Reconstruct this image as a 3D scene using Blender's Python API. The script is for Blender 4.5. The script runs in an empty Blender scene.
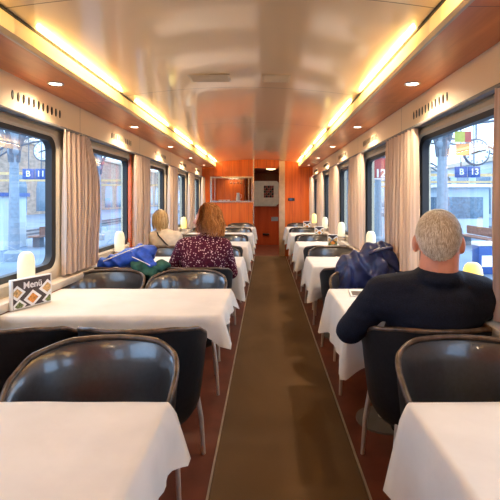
import bpy, bmesh, math, random
from mathutils import Vector, Matrix, noise
PI = math.pi
random.seed(7)
S = bpy.context.scene
COL = S.collection

# ------------------------------------------------------------------ materials
def nt(name):
    m = bpy.data.materials.new(name); m.use_nodes = True
    t = m.node_tree; b = t.nodes['Principled BSDF']
    return m, t, b
def N(t, kind, **kw):
    n = t.nodes.new(kind)
    for k, v in kw.items():
        if k in n.inputs: n.inputs[k].default_value = v
        else: setattr(n, k, v)
    return n
def coords(t, scale=(1, 1, 1), kind='Object'):
    c = N(t, 'ShaderNodeTexCoord'); mp = N(t, 'ShaderNodeMapping'); mp.inputs['Scale'].default_value = scale
    t.links.new(c.outputs[kind], mp.inputs['Vector']); return mp.outputs['Vector']
def ramp(t, fac, stops):
    r = N(t, 'ShaderNodeValToRGB'); e = r.color_ramp.elements
    while len(e) < len(stops): e.new(0.5)
    for k, (p, c) in enumerate(stops):
        e[k].position = p; e[k].color = (*c, 1)
    t.links.new(fac, r.inputs['Fac']); return r.outputs['Color']
def mathn(t, op, a, b=None, c=None):
    n = N(t, 'ShaderNodeMath', operation=op)
    for i, v in enumerate((a, b, c)):
        if v is None: continue
        if hasattr(v, 'links') or hasattr(v, 'node'): t.links.new(v, n.inputs[i])
        else: n.inputs[i].default_value = v
    return n.outputs[0]
def bump(t, b, h, strength=.2, dist=.01):
    n = N(t, 'ShaderNodeBump', Strength=strength, Distance=dist)
    t.links.new(h, n.inputs['Height']); t.links.new(n.outputs['Normal'], b.inputs['Normal'])
def mat(name, col, rough=.5, metal=0, scale=(8, 8, 8), var=.12, bmp=0, spec=.5, coat=0, emis=None, estr=0, detail=4, coatr=.05):
    m, t, b = nt(name)
    v = coords(t, scale); n = N(t, 'ShaderNodeTexNoise', Scale=1.0, Detail=detail); t.links.new(v, n.inputs['Vector'])
    lo = tuple(max(0, c * (1 - var)) for c in col); hi = tuple(min(1, c * (1 + var)) for c in col)
    t.links.new(ramp(t, n.outputs['Fac'], [(.3, lo), (.7, hi)]), b.inputs['Base Color'])
    b.inputs['Roughness'].default_value = rough; b.inputs['Metallic'].default_value = metal
    b.inputs['Specular IOR Level'].default_value = spec
    b.inputs['Coat Weight'].default_value = coat; b.inputs['Coat Roughness'].default_value = coatr
    if bmp: bump(t, b, n.outputs['Fac'], bmp)
    if emis:
        b.inputs['Emission Color'].default_value = (*emis, 1); b.inputs['Emission Strength'].default_value = estr
    return m
def wood(name, dark, light, scale, rough=.32, coat=.3, plank=None):
    m, t, b = nt(name)
    v = coords(t, scale); n = N(t, 'ShaderNodeTexNoise', Scale=1.0, Detail=7, Roughness=.6, Distortion=.6); t.links.new(v, n.inputs['Vector'])
    c = ramp(t, n.outputs['Fac'], [(.3, dark), (.5, tuple((a + d) / 2 for a, d in zip(dark, light))), (.72, light)])
    if plank:
        ax, w = plank
        sx = N(t, 'ShaderNodeSeparateXYZ'); cc = N(t, 'ShaderNodeTexCoord'); t.links.new(cc.outputs['Object'], sx.inputs[0])
        f = mathn(t, 'FRACT', mathn(t, 'DIVIDE', sx.outputs[ax], w))
        ln = mathn(t, 'LESS_THAN', f, .012 / w * .4)
        mx = N(t, 'ShaderNodeMix', data_type='RGBA'); t.links.new(ln, mx.inputs['Factor']); t.links.new(c, mx.inputs['A'])
        mx.inputs['B'].default_value = (*[d * .35 for d in dark], 1); c = mx.outputs['Result']
    t.links.new(c, b.inputs['Base Color']); b.inputs['Roughness'].default_value = rough
    b.inputs['Coat Weight'].default_value = coat; b.inputs['Coat Roughness'].default_value = .15
    bump(t, b, n.outputs['Fac'], .05)
    return m
def seamed(name, col, pitch, off, axis='Y', rough=.4, width=.006, metal=0, spec=.5, coat=0):
    m, t, b = nt(name)
    sx = N(t, 'ShaderNodeSeparateXYZ'); cc = N(t, 'ShaderNodeTexCoord'); t.links.new(cc.outputs['Object'], sx.inputs[0])
    f = mathn(t, 'FRACT', mathn(t, 'DIVIDE', mathn(t, 'SUBTRACT', sx.outputs[axis], off), pitch))
    ln = mathn(t, 'LESS_THAN', f, width / pitch)
    mx = N(t, 'ShaderNodeMix', data_type='RGBA'); t.links.new(ln, mx.inputs['Factor'])
    mx.inputs['A'].default_value = (*col, 1); mx.inputs['B'].default_value = (*[c * .3 for c in col], 1)
    t.links.new(mx.outputs['Result'], b.inputs['Base Color'])
    b.inputs['Roughness'].default_value = rough; b.inputs['Metallic'].default_value = metal
    b.inputs['Specular IOR Level'].default_value = spec; b.inputs['Coat Weight'].default_value = coat; b.inputs['Coat Roughness'].default_value = .06
    return m
def glassmat(name, tint=(.9, .96, 1), ior=1.5, boost=1.0):
    m, t, b = nt(name); t.nodes.remove(b)
    tr = N(t, 'ShaderNodeBsdfTransparent'); tr.inputs['Color'].default_value = (*tint, 1)
    gl = N(t, 'ShaderNodeBsdfGlossy', Roughness=.0); fr = N(t, 'ShaderNodeFresnel', IOR=ior)
    mx = N(t, 'ShaderNodeMixShader'); t.links.new(mathn(t, 'MULTIPLY', fr.outputs[0], boost), mx.inputs[0])
    t.links.new(tr.outputs[0], mx.inputs[1]); t.links.new(gl.outputs[0], mx.inputs[2])
    t.links.new(mx.outputs[0], t.nodes['Material Output'].inputs['Surface']); return m

CREAM = (.66, .56, .42)
M = {}
M['cream'] = seamed('cream_panel', (.82, .66, .45), 1.69, .19, rough=.45)
M['cream_frame'] = mat('cream_frame', (.50, .42, .31), .45, var=.05)
M['ledge'] = mat('cream_ledge', (.62, .52, .40), .4, var=.06)
M['rubber'] = mat('black_rubber', (.012, .012, .013), .5)
M['ceiling'] = seamed('gloss_ceiling', (.76, .58, .36), 1.69, .29, rough=.30, width=.008, metal=.3, coat=.85)
M['soffit'] = wood('soffit_wood', (.46, .135, .042), (.70, .25, .085), (9, .9, 9), .4, .15, plank=('Y', 1.69))
M['endwood'] = wood('orange_wood', (.55, .085, .006), (.78, .17, .016), (16, 16, 1.1), .4, .08, plank=('X', .21))
M['redwood'] = wood('red_wood', (.30, .045, .012), (.42, .075, .02), (14, 14, 1.2), .35, .2)
M['lowwood'] = wood('lower_wood', (.42, .07, .02), (.60, .13, .035), (9, 1.2, 9), .35, .2)
M['chrome'] = mat('brushed_chrome', (.72, .70, .66), .25, 1, var=.03)
M['steel'] = mat('grey_steel_leg', (.62, .61, .60), .4, .45, var=.05)
M['rail'] = mat('grey_rail', (.16, .16, .17), .45, .4)
M['floor'] = mat('red_brown_lino', (.125, .034, .020), .45, scale=(5, 5, 5), var=.35, bmp=.05)
M['strip'] = mat('metal_strip', (.55, .50, .42), .4, .6)
M['leather'] = mat('black_leather', (.020, .021, .024), .36, scale=(60, 60, 60), var=.3, bmp=.05, spec=.9, coat=1.0, coatr=.12)
M['leather_out'] = mat('black_leather_outer', (.008, .008, .009), .5, scale=(50, 50, 50), var=.3, bmp=.08, spec=.3)
M['piping'] = mat('worn_leather_rim', (.075, .046, .028), .36, scale=(25, 25, 25), var=.75, bmp=.2, spec=.5)
M['glass'] = glassmat('window_glass', (.88, .95, 1.0), 1.55, 1.3)
M['clear'] = glassmat('clear_glass', (.93, .95, .94), 1.35)
M['white'] = mat('white_card', (.85, .82, .76), .5, var=.03)
M['black'] = mat('black_plastic', (.01, .01, .01), .4)
M['paper_dark'] = mat('dark_brown_print', (.055, .032, .028), .4, var=.2)
M['white_print'] = mat('white_print', (.9, .88, .84), .5, var=.02)
M['food_orange'] = mat('food_orange', (.72, .24, .03), .5, scale=(90, 90, 90), var=.6)
M['food_green'] = mat('food_green', (.16, .19, .05), .5, scale=(90, 90, 90), var=.9)
M['food_tan'] = mat('food_tan', (.62, .38, .14), .5, scale=(90, 90, 90), var=.5)
def carpet():
    m, t, b = nt('carpet_brown')
    v = coords(t, (1.6, .9, 1)); n = N(t, 'ShaderNodeTexNoise', Scale=1.0, Detail=3, Distortion=.5); t.links.new(v, n.inputs['Vector'])
    n2 = N(t, 'ShaderNodeTexNoise', Scale=240.0, Detail=2); t.links.new(coords(t), n2.inputs['Vector'])
    mx = mathn(t, 'ADD', mathn(t, 'MULTIPLY', n.outputs['Fac'], .75), mathn(t, 'MULTIPLY', n2.outputs['Fac'], .25))
    t.links.new(ramp(t, mx, [(.3, (.080, .049, .027)), (.7, (.165, .104, .058))]), b.inputs['Base Color'])
    b.inputs['Roughness'].default_value = .85; b.inputs['Specular IOR Level'].default_value = .2; bump(t, b, n2.outputs['Fac'], .25)
    return m
M['carpet'] = carpet()
def linen():
    m, t, b = nt('white_linen')
    n = N(t, 'ShaderNodeTexNoise', Scale=5.0, Detail=4); t.links.new(coords(t), n.inputs['Vector'])
    w = N(t, 'ShaderNodeTexNoise', Scale=500.0); t.links.new(coords(t), w.inputs['Vector'])
    t.links.new(ramp(t, n.outputs['Fac'], [(.3, (.60, .565, .51)), (.7, (.68, .645, .585))]), b.inputs['Base Color'])
    b.inputs['Roughness'].default_value = .8; b.inputs['Specular IOR Level'].default_value = .25
    b.inputs['Sheen Weight'].default_value = .1
    bump(t, b, mathn(t, 'ADD', mathn(t, 'MULTIPLY', n.outputs['Fac'], 1.0), mathn(t, 'MULTIPLY', w.outputs['Fac'], .03)), .35, .02)
    return m
M['linen'] = linen()
def curtainmat():
    m, t, b = nt('beige_curtain')
    n = N(t, 'ShaderNodeTexNoise', Scale=1.0, Detail=3); t.links.new(coords(t, (1, 95, .04)), n.inputs['Vector'])
    t.links.new(ramp(t, n.outputs['Fac'], [(.30, (.47, .34, .26)), (.5, (.61, .465, .365)), (.68, (.70, .55, .44))]), b.inputs['Base Color'])
    b.inputs['Roughness'].default_value = .85; b.inputs['Specular IOR Level'].default_value = .15
    bump(t, b, n.outputs['Fac'], .2); return m
M['curtain'] = curtainmat()
def diffuser():
    m, t, b = nt('warm_light_diffuser')
    sx = N(t, 'ShaderNodeSeparateXYZ'); cc = N(t, 'ShaderNodeTexCoord'); t.links.new(cc.outputs['Object'], sx.inputs[0])
    f = mathn(t, 'FRACT', mathn(t, 'DIVIDE', mathn(t, 'SUBTRACT', sx.outputs['Y'], 2.05), 1.69))
    g = ramp(t, f, [(0, (.06,) * 3), (.10, (.15,) * 3), (.32, (.9,) * 3), (.5, (1,) * 3), (.72, (.9,) * 3), (.93, (.12,) * 3)])
    b.inputs['Base Color'].default_value = (.8, .66, .44, 1); b.inputs['Roughness'].default_value = .4
    b.inputs['Emission Color'].default_value = (1, .56, .11, 1)
    t.links.new(mathn(t, 'MULTIPLY', g, 3.2), b.inputs['Emission Strength']); return m
M['diffuser'] = diffuser()
M['lamp_on'] = mat('frosted_lamp_shade', (.60, .50, .34), .4, var=.02, emis=(1, .82, .52), estr=.30)
M['lamp_yellow'] = mat('yellow_lamp_shade', (.9, .75, .3), .4, var=.02, emis=(1, .72, .12), estr=.6)
M['spot_on'] = mat('spot_lens', (1, .95, .85), .3, emis=(1, .88, .7), estr=8)
M['door_light'] = mat('corridor_light', (1, .9, .5), .3, emis=(1, .8, .35), estr=2)
M['skin'] = mat('skin', (.72, .30, .18), .5, scale=(12, 12, 12), var=.15, bmp=.03)
M['skin2'] = mat('skin_pink', (.68, .34, .25), .5, scale=(12, 12, 12), var=.1)
M['navy_knit'] = mat('navy_knit', (.006, .008, .018), .85, scale=(180, 180, 180), var=.5, bmp=.3, spec=.25)
M['trousers'] = mat('dark_trousers', (.02, .022, .03), .8)
M['shoe'] = mat('black_shoe', (.01, .01, .01), .4)
M['lip'] = mat('lips', (.45, .14, .11), .5)
M['eye'] = mat('eye', (.75, .73, .70), .2)
M['navy_shell'] = mat('navy_jacket', (.012, .018, .075), .42, scale=(20, 20, 20), var=.4, bmp=.1)
M['blue_shell'] = mat('blue_jacket', (.02, .09, .55), .5, scale=(20, 20, 20), var=.3, bmp=.1)
M['green_cloth'] = mat('green_cloth', (.02, .10, .075), .8, scale=(20, 20, 20), var=.4, bmp=.15)
M['ivory'] = mat('ivory_jacket', (.74, .64, .50), .8, scale=(20, 20, 20), var=.1, bmp=.1)
def hairmat(name, a, b_, c):
    m, t, b = nt(name)
    g = N(t, 'ShaderNodeNewGeometry')
    n = N(t, 'ShaderNodeTexNoise', Scale=30.0, Detail=3); t.links.new(coords(t), n.inputs['Vector'])
    f = mathn(t, 'ADD', mathn(t, 'MULTIPLY', g.outputs['Random Per Island'], .7), mathn(t, 'MULTIPLY', n.outputs['Fac'], .3))
    t.links.new(ramp(t, f, [(.12, a), (.5, b_), (.85, c)]), b.inputs['Base Color'])
    b.inputs['Roughness'].default_value = .5; b.inputs['Specular IOR Level'].default_value = .35; return m
M['grey_hair'] = hairmat('grey_hair', (.44, .35, .24), (.74, .64, .49), (.92, .87, .76))
M['auburn_hair'] = hairmat('auburn_hair', (.24, .065, .012), (.62, .23, .05), (.95, .55, .20))
M['blonde_hair'] = hairmat('blonde_hair', (.32, .18, .06), (.58, .38, .16), (.75, .56, .30))
def floral():
    m, t, b = nt('burgundy_floral')
    v = N(t, 'ShaderNodeTexVoronoi', Scale=56.0, Randomness=1.0); t.links.new(coords(t), v.inputs['Vector'])
    v2 = N(t, 'ShaderNodeTexNoise', Scale=90.0); t.links.new(coords(t), v2.inputs['Vector'])
    d = mathn(t, 'ADD', v.outputs['Distance'], mathn(t, 'MULTIPLY', v2.outputs['Fac'], .35))
    c = ramp(t, d, [(.0, (.80, .55, .55)), (.42, (.75, .50, .50)), (.47, (.105, .010, .028)), (1, (.06, .006, .02))])
    t.links.new(c, b.inputs['Base Color']); b.inputs['Roughness'].default_value = .8; b.inputs['Specular IOR Level'].default_value = .2; return m
M['floral'] = floral()
# outdoors
M['platform'] = mat('platform_paving', (.12, .18, .26), .6, scale=(.5, .5, .5), var=.25, detail=8)
M['ballast'] = mat('track_ballast', (.10, .11, .13), .9, scale=(6, 6, 6), var=.5)
M['brick'] = mat('pale_brick', (.34, .26, .20), .8, scale=(1.2, 1.2, 3), var=.3, detail=8)
M['render'] = mat('pale_render', (.46, .54, .60), .7, scale=(.4, .4, .4), var=.15)
M['dark_glass'] = mat('dark_window', (.10, .16, .22), .1, var=.3)
M['iron'] = mat('blue_grey_iron', (.20, .25, .30), .5, var=.15)
M['iron_dark'] = mat('dark_iron', (.10, .12, .15), .5, var=.2)
M['sign_blue'] = mat('sign_blue', (.03, .08, .27), .4, var=.05)
M['sign_red'] = mat('sign_red', (.42, .06, .05), .4, var=.1)
M['panel_orange'] = mat('panel_orange', (.62, .22, .08), .4, var=.1)
M['panel_olive'] = mat('panel_olive', (.40, .42, .06), .4, var=.1)
M['bench_wood'] = mat('brown_bench', (.20, .09, .06), .6, var=.3)
M['sun_tint_beam'] = mat('sun_tinted_beam', (.60, .42, .20), .6, var=.15)  # beige beam with yellow sunlight painted into its colour
M['clock_face'] = mat('clock_face', (.80, .83, .84), .4, var=.02)

# ------------------------------------------------------------------ mesh helpers
class MB:
    def __init__(s): s.v = []; s.f = []; s.mi = []
    def add(s, vs, fs, mi=0):
        o = len(s.v); s.v += [tuple(p) for p in vs]; s.f += [tuple(i + o for i in f) for f in fs]; s.mi += [mi] * len(fs); return s
    def box(s, x0, x1, y0, y1, z0, z1, mi=0):
        return s.add([(x0, y0, z0), (x1, y0, z0), (x1, y1, z0), (x0, y1, z0), (x0, y0, z1), (x1, y0, z1), (x1, y1, z1), (x0, y1, z1)],
                     [(0, 3, 2, 1), (4, 5, 6, 7), (0, 1, 5, 4), (1, 2, 6, 5), (2, 3, 7, 6), (3, 0, 4, 7)], mi)
    def rbox(s, x0, x1, y0, y1, z0, z1, r=.01, mi=0):
        # box with chamfered edges
        bm = bmesh.new(); bmesh.ops.create_cube(bm, size=1)
        for v in bm.verts: v.co = Vector(((x0 + x1) / 2 + v.co.x * (x1 - x0), (y0 + y1) / 2 + v.co.y * (y1 - y0), (z0 + z1) / 2 + v.co.z * (z1 - z0)))
        bmesh.ops.bevel(bm, geom=bm.edges[:], offset=r, segments=2, affect='EDGES', profile=.5)
        bm.verts.index_update(); s.add([v.co[:] for v in bm.verts], [[v.index for v in f.verts] for f in bm.faces], mi); bm.free(); return s
    def tube(s, pts, r, n=10, closed=False, mi=0, cap=True):
        pts = [Vector(p) for p in pts]; k = len(pts); rr = r if isinstance(r, (list, tuple)) else [r] * k
        vs = []; up = None
        for i, p in enumerate(pts):
            a = pts[i - 1] if (i > 0 or closed) else p; b = pts[(i + 1) % k] if (i < k - 1 or closed) else p
            d = (b - a).normalized()
            if up is None:
                up = Vector((0, 0, 1)) if abs(d.z) < .9 else Vector((1, 0, 0))
            u = (up - d * up.dot(d)).normalized(); w = d.cross(u); up = u
            vs += [p + (u * math.cos(2 * PI * j / n) + w * math.sin(2 * PI * j / n)) * rr[i] for j in range(n)]
        fs = []
        for i in range(k if closed else k - 1):
            for j in range(n):
                a = i * n + j; b = i * n + (j + 1) % n; i2 = (i + 1) % k
                fs.append((a, b, i2 * n + (j + 1) % n, i2 * n + j))
        if not closed and cap: fs += [tuple(range(n))[::-1], tuple((k - 1) * n + j for j in range(n))]
        return s.add(vs, fs, mi)
    def loft(s, rings, close_u=True, cap0=False, cap1=False, mi=0):
        n = len(rings[0]); vs = [p for r in rings for p in r]; fs = []
        for i in range(len(rings) - 1):
            for j in range(n if close_u else n - 1):
                fs.append((i * n + j, i * n + (j + 1) % n, (i + 1) * n + (j + 1) % n, (i + 1) * n + j))
        if cap0: fs.append(tuple(range(n))[::-1])
        if cap1: fs.append(tuple((len(rings) - 1) * n + j for j in range(n)))
        return s.add(vs, fs, mi)
    def lathe(s, prof, cx=0, cy=0, n=24, sx=1, sy=1, mi=0):
        rings = [[(cx + r * sx * math.cos(2 * PI * j / n), cy + r * sy * math.sin(2 * PI * j / n), z) for j in range(n)] for r, z in prof]
        return s.loft(rings, True, True, True, mi)
    def ell(s, c, r, rot=None, n=20, m=14, mi=0):
        vs = []; c = Vector(c); R = rot.to_3x3() if rot else Matrix.Identity(3)
        for i in range(1, m):
            th = PI * i / m
            for j in range(n):
                vs.append(c + R @ Vector((r[0] * math.sin(th) * math.cos(2 * PI * j / n), r[1] * math.sin(th) * math.sin(2 * PI * j / n), r[2] * math.cos(th))))
        fs = []
        for i in range(m - 2):
            for j in range(n): fs.append((i * n + j, (i + 1) * n + j, (i + 1) * n + (j + 1) % n, i * n + (j + 1) % n))
        t = len(vs); vs += [c + R @ Vector((0, 0, r[2])), c - R @ Vector((0, 0, r[2]))]
        for j in range(n):
            fs.append((t, j, (j + 1) % n)); fs.append((t + 1, (m - 2) * n + (j + 1) % n, (m - 2) * n + j))
        return s.add(vs, fs, mi)
    def cap(s, a, b, r0, r1, n=16):
        a = Vector(a); b = Vector(b); d = (b - a); L = d.length; d.normalize()
        pts = []; rr = []
        for k in range(1, 7):
            th = PI / 2 * k / 6; pts.append(a - d * r0 * math.cos(th)); rr.append(r0 * math.sin(th))
        for k in range(1, 4): pts.append(a + d * L * k / 4); rr.append(r0 + (r1 - r0) * k / 4)
        for k in range(6): 
            th = PI / 2 * k / 6; pts.append(b + d * r1 * math.sin(th)); rr.append(r1 * math.cos(th))
        return s.tube(pts, rr, n)
    def mesh(s, name, smooth=True, angle=35):
        me = bpy.data.meshes.new(name); me.from_pydata(s.v, [], s.f)
        bm = bmesh.new(); bm.from_mesh(me); bmesh.ops.recalc_face_normals(bm, faces=bm.faces[:])
        bm.to_mesh(me); bm.free()
        me.polygons.foreach_set('material_index', s.mi)
        if smooth:
            me.shade_smooth() if hasattr(me, 'shade_smooth') else None
            if angle: me.set_sharp_from_angle(angle=math.radians(angle))
        return me
    def obj(s, name, m, parent=None, smooth=True, angle=35, loc=None, rotz=None):
        o = bpy.data.objects.new(name, s.mesh(name, smooth, angle)); COL.objects.link(o)
        for x in (m if isinstance(m, (list, tuple)) else [m]): o.data.materials.append(x)
        if parent: o.parent = parent
        if loc: o.location = loc
        if rotz is not None: o.rotation_euler.z = rotz
        return o
def tag(o, label, cat, group=None):
    o['label'] = label; o['category'] = cat
    if group: o['group'] = group
    return o
def thing(name, label, cat, loc=(0, 0, 0), rotz=0, group=None):
    o = bpy.data.objects.new(name, None); COL.objects.link(o); o.empty_display_size = .05
    o.location = loc; o.rotation_euler = (0, 0, rotz); return tag(o, label, cat, group)
def struct(o): o['kind'] = 'structure'; return o
def dup(root, loc, rotz=0, label=None, group=None):
    def rec(o, par):
        c = o.copy(); COL.objects.link(c)
        if par: c.parent = par
        for ch in list(o.children): rec(ch, c)
        return c
    r = rec(root, None); r.location = loc; r.rotation_euler = (0, 0, rotz)
    if label: r['label'] = label
    if group: r['group'] = group
    return r
def evaluated(o, name):
    dg = bpy.context.evaluated_depsgraph_get(); dg.update()
    return bpy.data.meshes.new_from_object(o.evaluated_get(dg), depsgraph=dg)
def blob(mb, name, voxel=.01, smooth=4, warp=None):
    """Fuse overlapping closed shapes into one continuous surface."""
    o = bpy.data.objects.new('tmp', mb.mesh('tmp', False)); COL.objects.link(o)
    r = o.modifiers.new('r', 'REMESH'); r.mode = 'VOXEL'; r.voxel_size = voxel; r.use_smooth_shade = True
    if smooth:
        sm = o.modifiers.new('s', 'SMOOTH'); sm.factor = .5; sm.iterations = smooth
    bpy.context.view_layer.update(); me = evaluated(o, name); bpy.data.objects.remove(o)
    if warp:
        nn = [v.normal.copy() for v in me.vertices]
        for v, n_ in zip(me.vertices, nn): v.co = warp(v.co.copy(), n_)
    me.name = name; me.materials.clear(); me.shade_smooth(); return me
def mobj(name, me, m, parent=None):
    o = bpy.data.objects.new(name, me); COL.objects.link(o); me.materials.clear(); me.materials.append(m)
    if parent: o.parent = parent
    return o
def text(body, size, name, m, parent, mtx, bold=0.0, extrude=.001, align='CENTER'):
    c = bpy.data.curves.new('txt', 'FONT'); c.body = body; c.size = size; c.align_x = align; c.align_y = 'CENTER'; c.extrude = extrude; c.offset = bold
    o = bpy.data.objects.new('txt', c); COL.objects.link(o); bpy.context.view_layer.update()
    me = evaluated(o, name); bpy.data.objects.remove(o); me.transform(mtx)
    return mobj(name, me, m, parent)
def face_cam(loc):   # text standing upright, read by someone looking along +Y
    return Matrix.Translation(loc) @ Matrix.Rotation(PI / 2, 4, 'X')

# ------------------------------------------------------------------ camera
EYE = 1.38; F = 430.0
cam = bpy.data.cameras.new('camera'); cam.lens = F / 500 * 36; cam.sensor_width = 36; cam.shift_x = -16 / 500; cam.shift_y = -51 / 500; cam.clip_start = .02; cam.clip_end = 400
co = bpy.data.objects.new('camera', cam); COL.objects.link(co); co.location = (0, 0, EYE); co.rotation_euler = (PI / 2, 0, 0); S.camera = co

# ------------------------------------------------------------------ carriage shell
CX = -.21; HW = 1.335; XL = CX - HW; XR = CX + HW          # inner wall faces
Y0, Y1 = -1.3, 10.36; P = 1.69
ZS, ZT = .80, 1.88                                          # window surround bottom / top
WIN = [2.55 + P * k for k in range(-2, 5)]
struct(MB().box(XL - .12, XR + .12, Y0, 14.2, -.06, 0).obj('floor', M['floor']))
tag(MB().box(-.262, .472, Y0 + .02, 10.30, .0, .008).obj('carpet_runner', M['carpet']), 'long dark brown carpet runner laid down the aisle between the tables', 'carpet')
struct(MB().box(-.275, -.265, Y0 + .02, 10.30, .0, .010).obj('trim_1', M['strip']))
struct(MB().box(.475, .485, Y0 + .02, 10.30, .0, .010).obj('trim_2', M['strip']))

def rrect(y0, y1, z0, z1, r, k=8):
    pts = []
    for cy, cz, a0 in ((y1 - r, z1 - r, 0), (y0 + r, z1 - r, PI / 2), (y0 + r, z0 + r, PI), (y1 - r, z0 + r, 3 * PI / 2)):
        for i in range(k + 1):
            a = a0 + PI / 2 * i / k; pts.append((cy + r * math.cos(a), cz + r * math.sin(a)))
    return pts
def sq(y0, y1, z0, z1, k=8):
    pts = []
    for (ya, za, yb, zb, yc, zc) in ((y1, (z0 + z1) / 2, y1, z1, (y0 + y1) / 2, z1), ((y0 + y1) / 2, z1, y0, z1, y0, (z0 + z1) / 2),
                                     (y0, (z0 + z1) / 2, y0, z0, (y0 + y1) / 2, z0), ((y0 + y1) / 2, z0, y1, z0, y1, (z0 + z1) / 2)):
        h = k // 2
        for i in range(k + 1):
            if i <= h: t = .5 + .5 * i / h; pts.append((ya + (yb - ya) * t, za + (zb - za) * t))
            else: t = (i - h) / (k - h) * .5; pts.append((yb + (yc - yb) * t, zb + (zc - zb) * t))
    return pts
wn = 0
for side, s, X in (('left', -1, XL), ('right', 1, XR)):
    w = MB(); bx = lambda a, b, y0, y1, z0, z1: w.box(min(X + s * a, X + s * b), max(X + s * a, X + s * b), y0, y1, z0, z1)
    bx(0, .12, Y0, Y1, ZT, 2.45); bx(0, .12, Y0, Y1, 0, ZS)
    edges = [Y0] + [e for c in WIN for e in (c - .70, c + .70)] + [Y1]
    for a, b in zip(edges[0::2], edges[1::2]):
        if b > a: bx(0, .12, a, b, ZS, ZT)
    struct(w.obj('wall_' + side, M['cream'], smooth=False))
    # wooden panel below the windows and ledge
    struct(MB().box(min(X, X - s * .02), max(X, X - s * .02), Y0, Y1, .0, .735).obj('baseboard_' + side, M['lowwood'], smooth=False))
    struct(MB().rbox(min(X, X - s * .10), max(X, X - s * .10), Y0, Y1, .748, .80, .008).obj('trim_' + ('3' if s < 0 else '4'), M['ledge']))
    for k, c in enumerate(WIN):
        wn += 1
        root = bpy.data.objects.new('window_%d' % wn, None); COL.objects.link(root); root['kind'] = 'structure'
        root.location = (X, c, 0)
        o = sq(-.70, .70, ZS, ZT); a = rrect(-.625, .625, .865, 1.845, .10); b = rrect(-.61, .61, .88, 1.83, .09); g = rrect(-.575, .575, .915, 1.80, .075)
        R = lambda pts, d: [(s * d, y, z) for y, z in pts]
        f = MB(); f.loft([R(o, .05), R(o, -.012), R(a, -.02), R(b, -.005), R(b, .05)]); f.obj('window_frame', M['cream_frame'], root, angle=50)
        q = MB(); q.loft([R(b, .05), R(b, .0), R(g, .012), R(g, .06)]); q.obj('window_seal', M['rubber'], root, angle=50)
        p = MB(); p.add(R(g, .055) , [tuple(range(len(g)))]); p.obj('window_pane', M['glass'], root, smooth=False)
# pelmets: wooden soffit, lit diffuser face
HS = .99
for side, s, nme in (('left', -1, 'trim_5'), ('right', 1, 'trim_6')):
    xo = CX + s * HW; xi = CX + s * HS
    r = bpy.data.objects.new(nme, None); COL.objects.link(r); r['kind'] = 'structure'
    lo, hi = min(xo, xi), max(xo, xi)
    MB().box(lo, hi, Y0, 10.3, 2.138, 2.156).obj('soffit', M['soffit'], r, smooth=False)
    e = xi + s * .012
    MB().box(min(xi - s * .004, e), max(xi - s * .004, e), Y0, 10.3, 2.134, 2.164).obj('edge_strip', M['cream_frame'], r, smooth=False)
    d = MB()
    d.loft([[(xi + s * o_, y, z) for o_, z in ((.0, 2.164), (-.002, 2.19), (.0, 2.225), (.006, 2.247), (.02, 2.247), (.02, 2.164))] for y in (Y0, 10.3)], True, True, True)
    d.obj('light_diffuser', M['diffuser'], r, angle=60)
    MB().box(min(xi + s * .10, xi - s * .002), max(xi + s * .10, xi - s * .002), Y0, 10.33, 2.249, 2.262).obj('shadow_gap', M['black'], r, smooth=False)
# ceiling: shallow glossy vault
def ceil_z(x): return 2.335 - .076 * (x - CX) ** 2
def strip_ring(y): return [(CX - 1.02 + 2.04 * i / 40, y, ceil_z(CX - 1.02 + 2.04 * i / 40)) for i in range(41)]
cm = MB(); cm.loft([strip_ring(Y0 + (Y1 - Y0) * i / 14) for i in range(15)], False)
cm.loft([[(x, y, z + .05) for x, y, z in strip_ring(yy)] for yy in (Y0, Y1)], False)
struct(cm.obj('ceiling', M['ceiling'], angle=80))
struct(MB().box(XL - .12, XR + .12, Y0 - .1, Y0, -.06, 2.5).obj('wall_back', M['endwood'], smooth=False))
struct(MB().box(XL - .12, XR + .12, Y0 - .1, 14.2, 2.46, 2.5).obj('trim_7', M['cream_frame'], smooth=False))
# end wall with doorway and display opening
DX0, DX1, DZ = -.29, .31, 2.12
WX0, WX1, WZ0, WZ1 = -1.31, -.34, 1.33, 1.89
w = MB(); ya, yb = Y1, Y1 + .08
w.box(XL - .1, WX0, ya, yb, 0, 2.46); w.box(WX0, WX1, ya, yb, 0, WZ0); w.box(WX0, WX1, ya, yb, WZ1, 2.46); w.box(WX1, DX0, ya, yb, 0, 2.46)
w.box(DX0, DX1, ya, yb, DZ, 2.46); w.box(DX1, XR + .1, ya, yb, 0, 2.46)
struct(w.obj('wall_end', M['endwood'], smooth=False))
struct(MB().box(-.315, -.285, Y1 - .012, Y1, 0, 2.335).obj('trim_8', M['chrome'], smooth=False))
struct(MB().box(.315, .455, Y1 - .03, Y1, 0, 2.30).obj('trim_9', mat('pale_door_post', (.62, .42, .26), .3, .2), smooth=False))
# corridor behind
c = MB(); c.box(DX0 - .25, DX0 - .21, yb, 14.0, 0, 2.46); c.box(.62, .66, yb, 14.0, 0, 2.46); c.box(DX0 - .25, .66, 14.0, 14.04, 0, 2.46)
struct(c.obj('wall_corridor', M['redwood'], smooth=False))
struct(MB().box(DX0 - .22, .64, yb, 14.0, 2.24, 2.28).obj('ceiling_corridor', M['redwood'], smooth=False))
ct = thing('bar_counter', 'red wooden bar counter seen through the doorway at the far end', 'counter', (.06, 12.95, 0))
MB().box(-.54, .54, -.03, .03, 0, 1.13).obj('front_panel', M['redwood'], ct, smooth=False)
MB().rbox(-.54, .54, -.05, .25, 1.13, 1.16, .008).obj('counter_top', M['redwood'], ct)
MB().rbox(-.16, .04, -.10, -.03, .30, .35, .02).obj('handle', M['black'], ct)
MB().box(.10, .31, -.036, -.03, .72, .84).obj('blue_notice', mat('pale_blue_notice', (.22, .33, .50), .4), ct)
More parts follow.
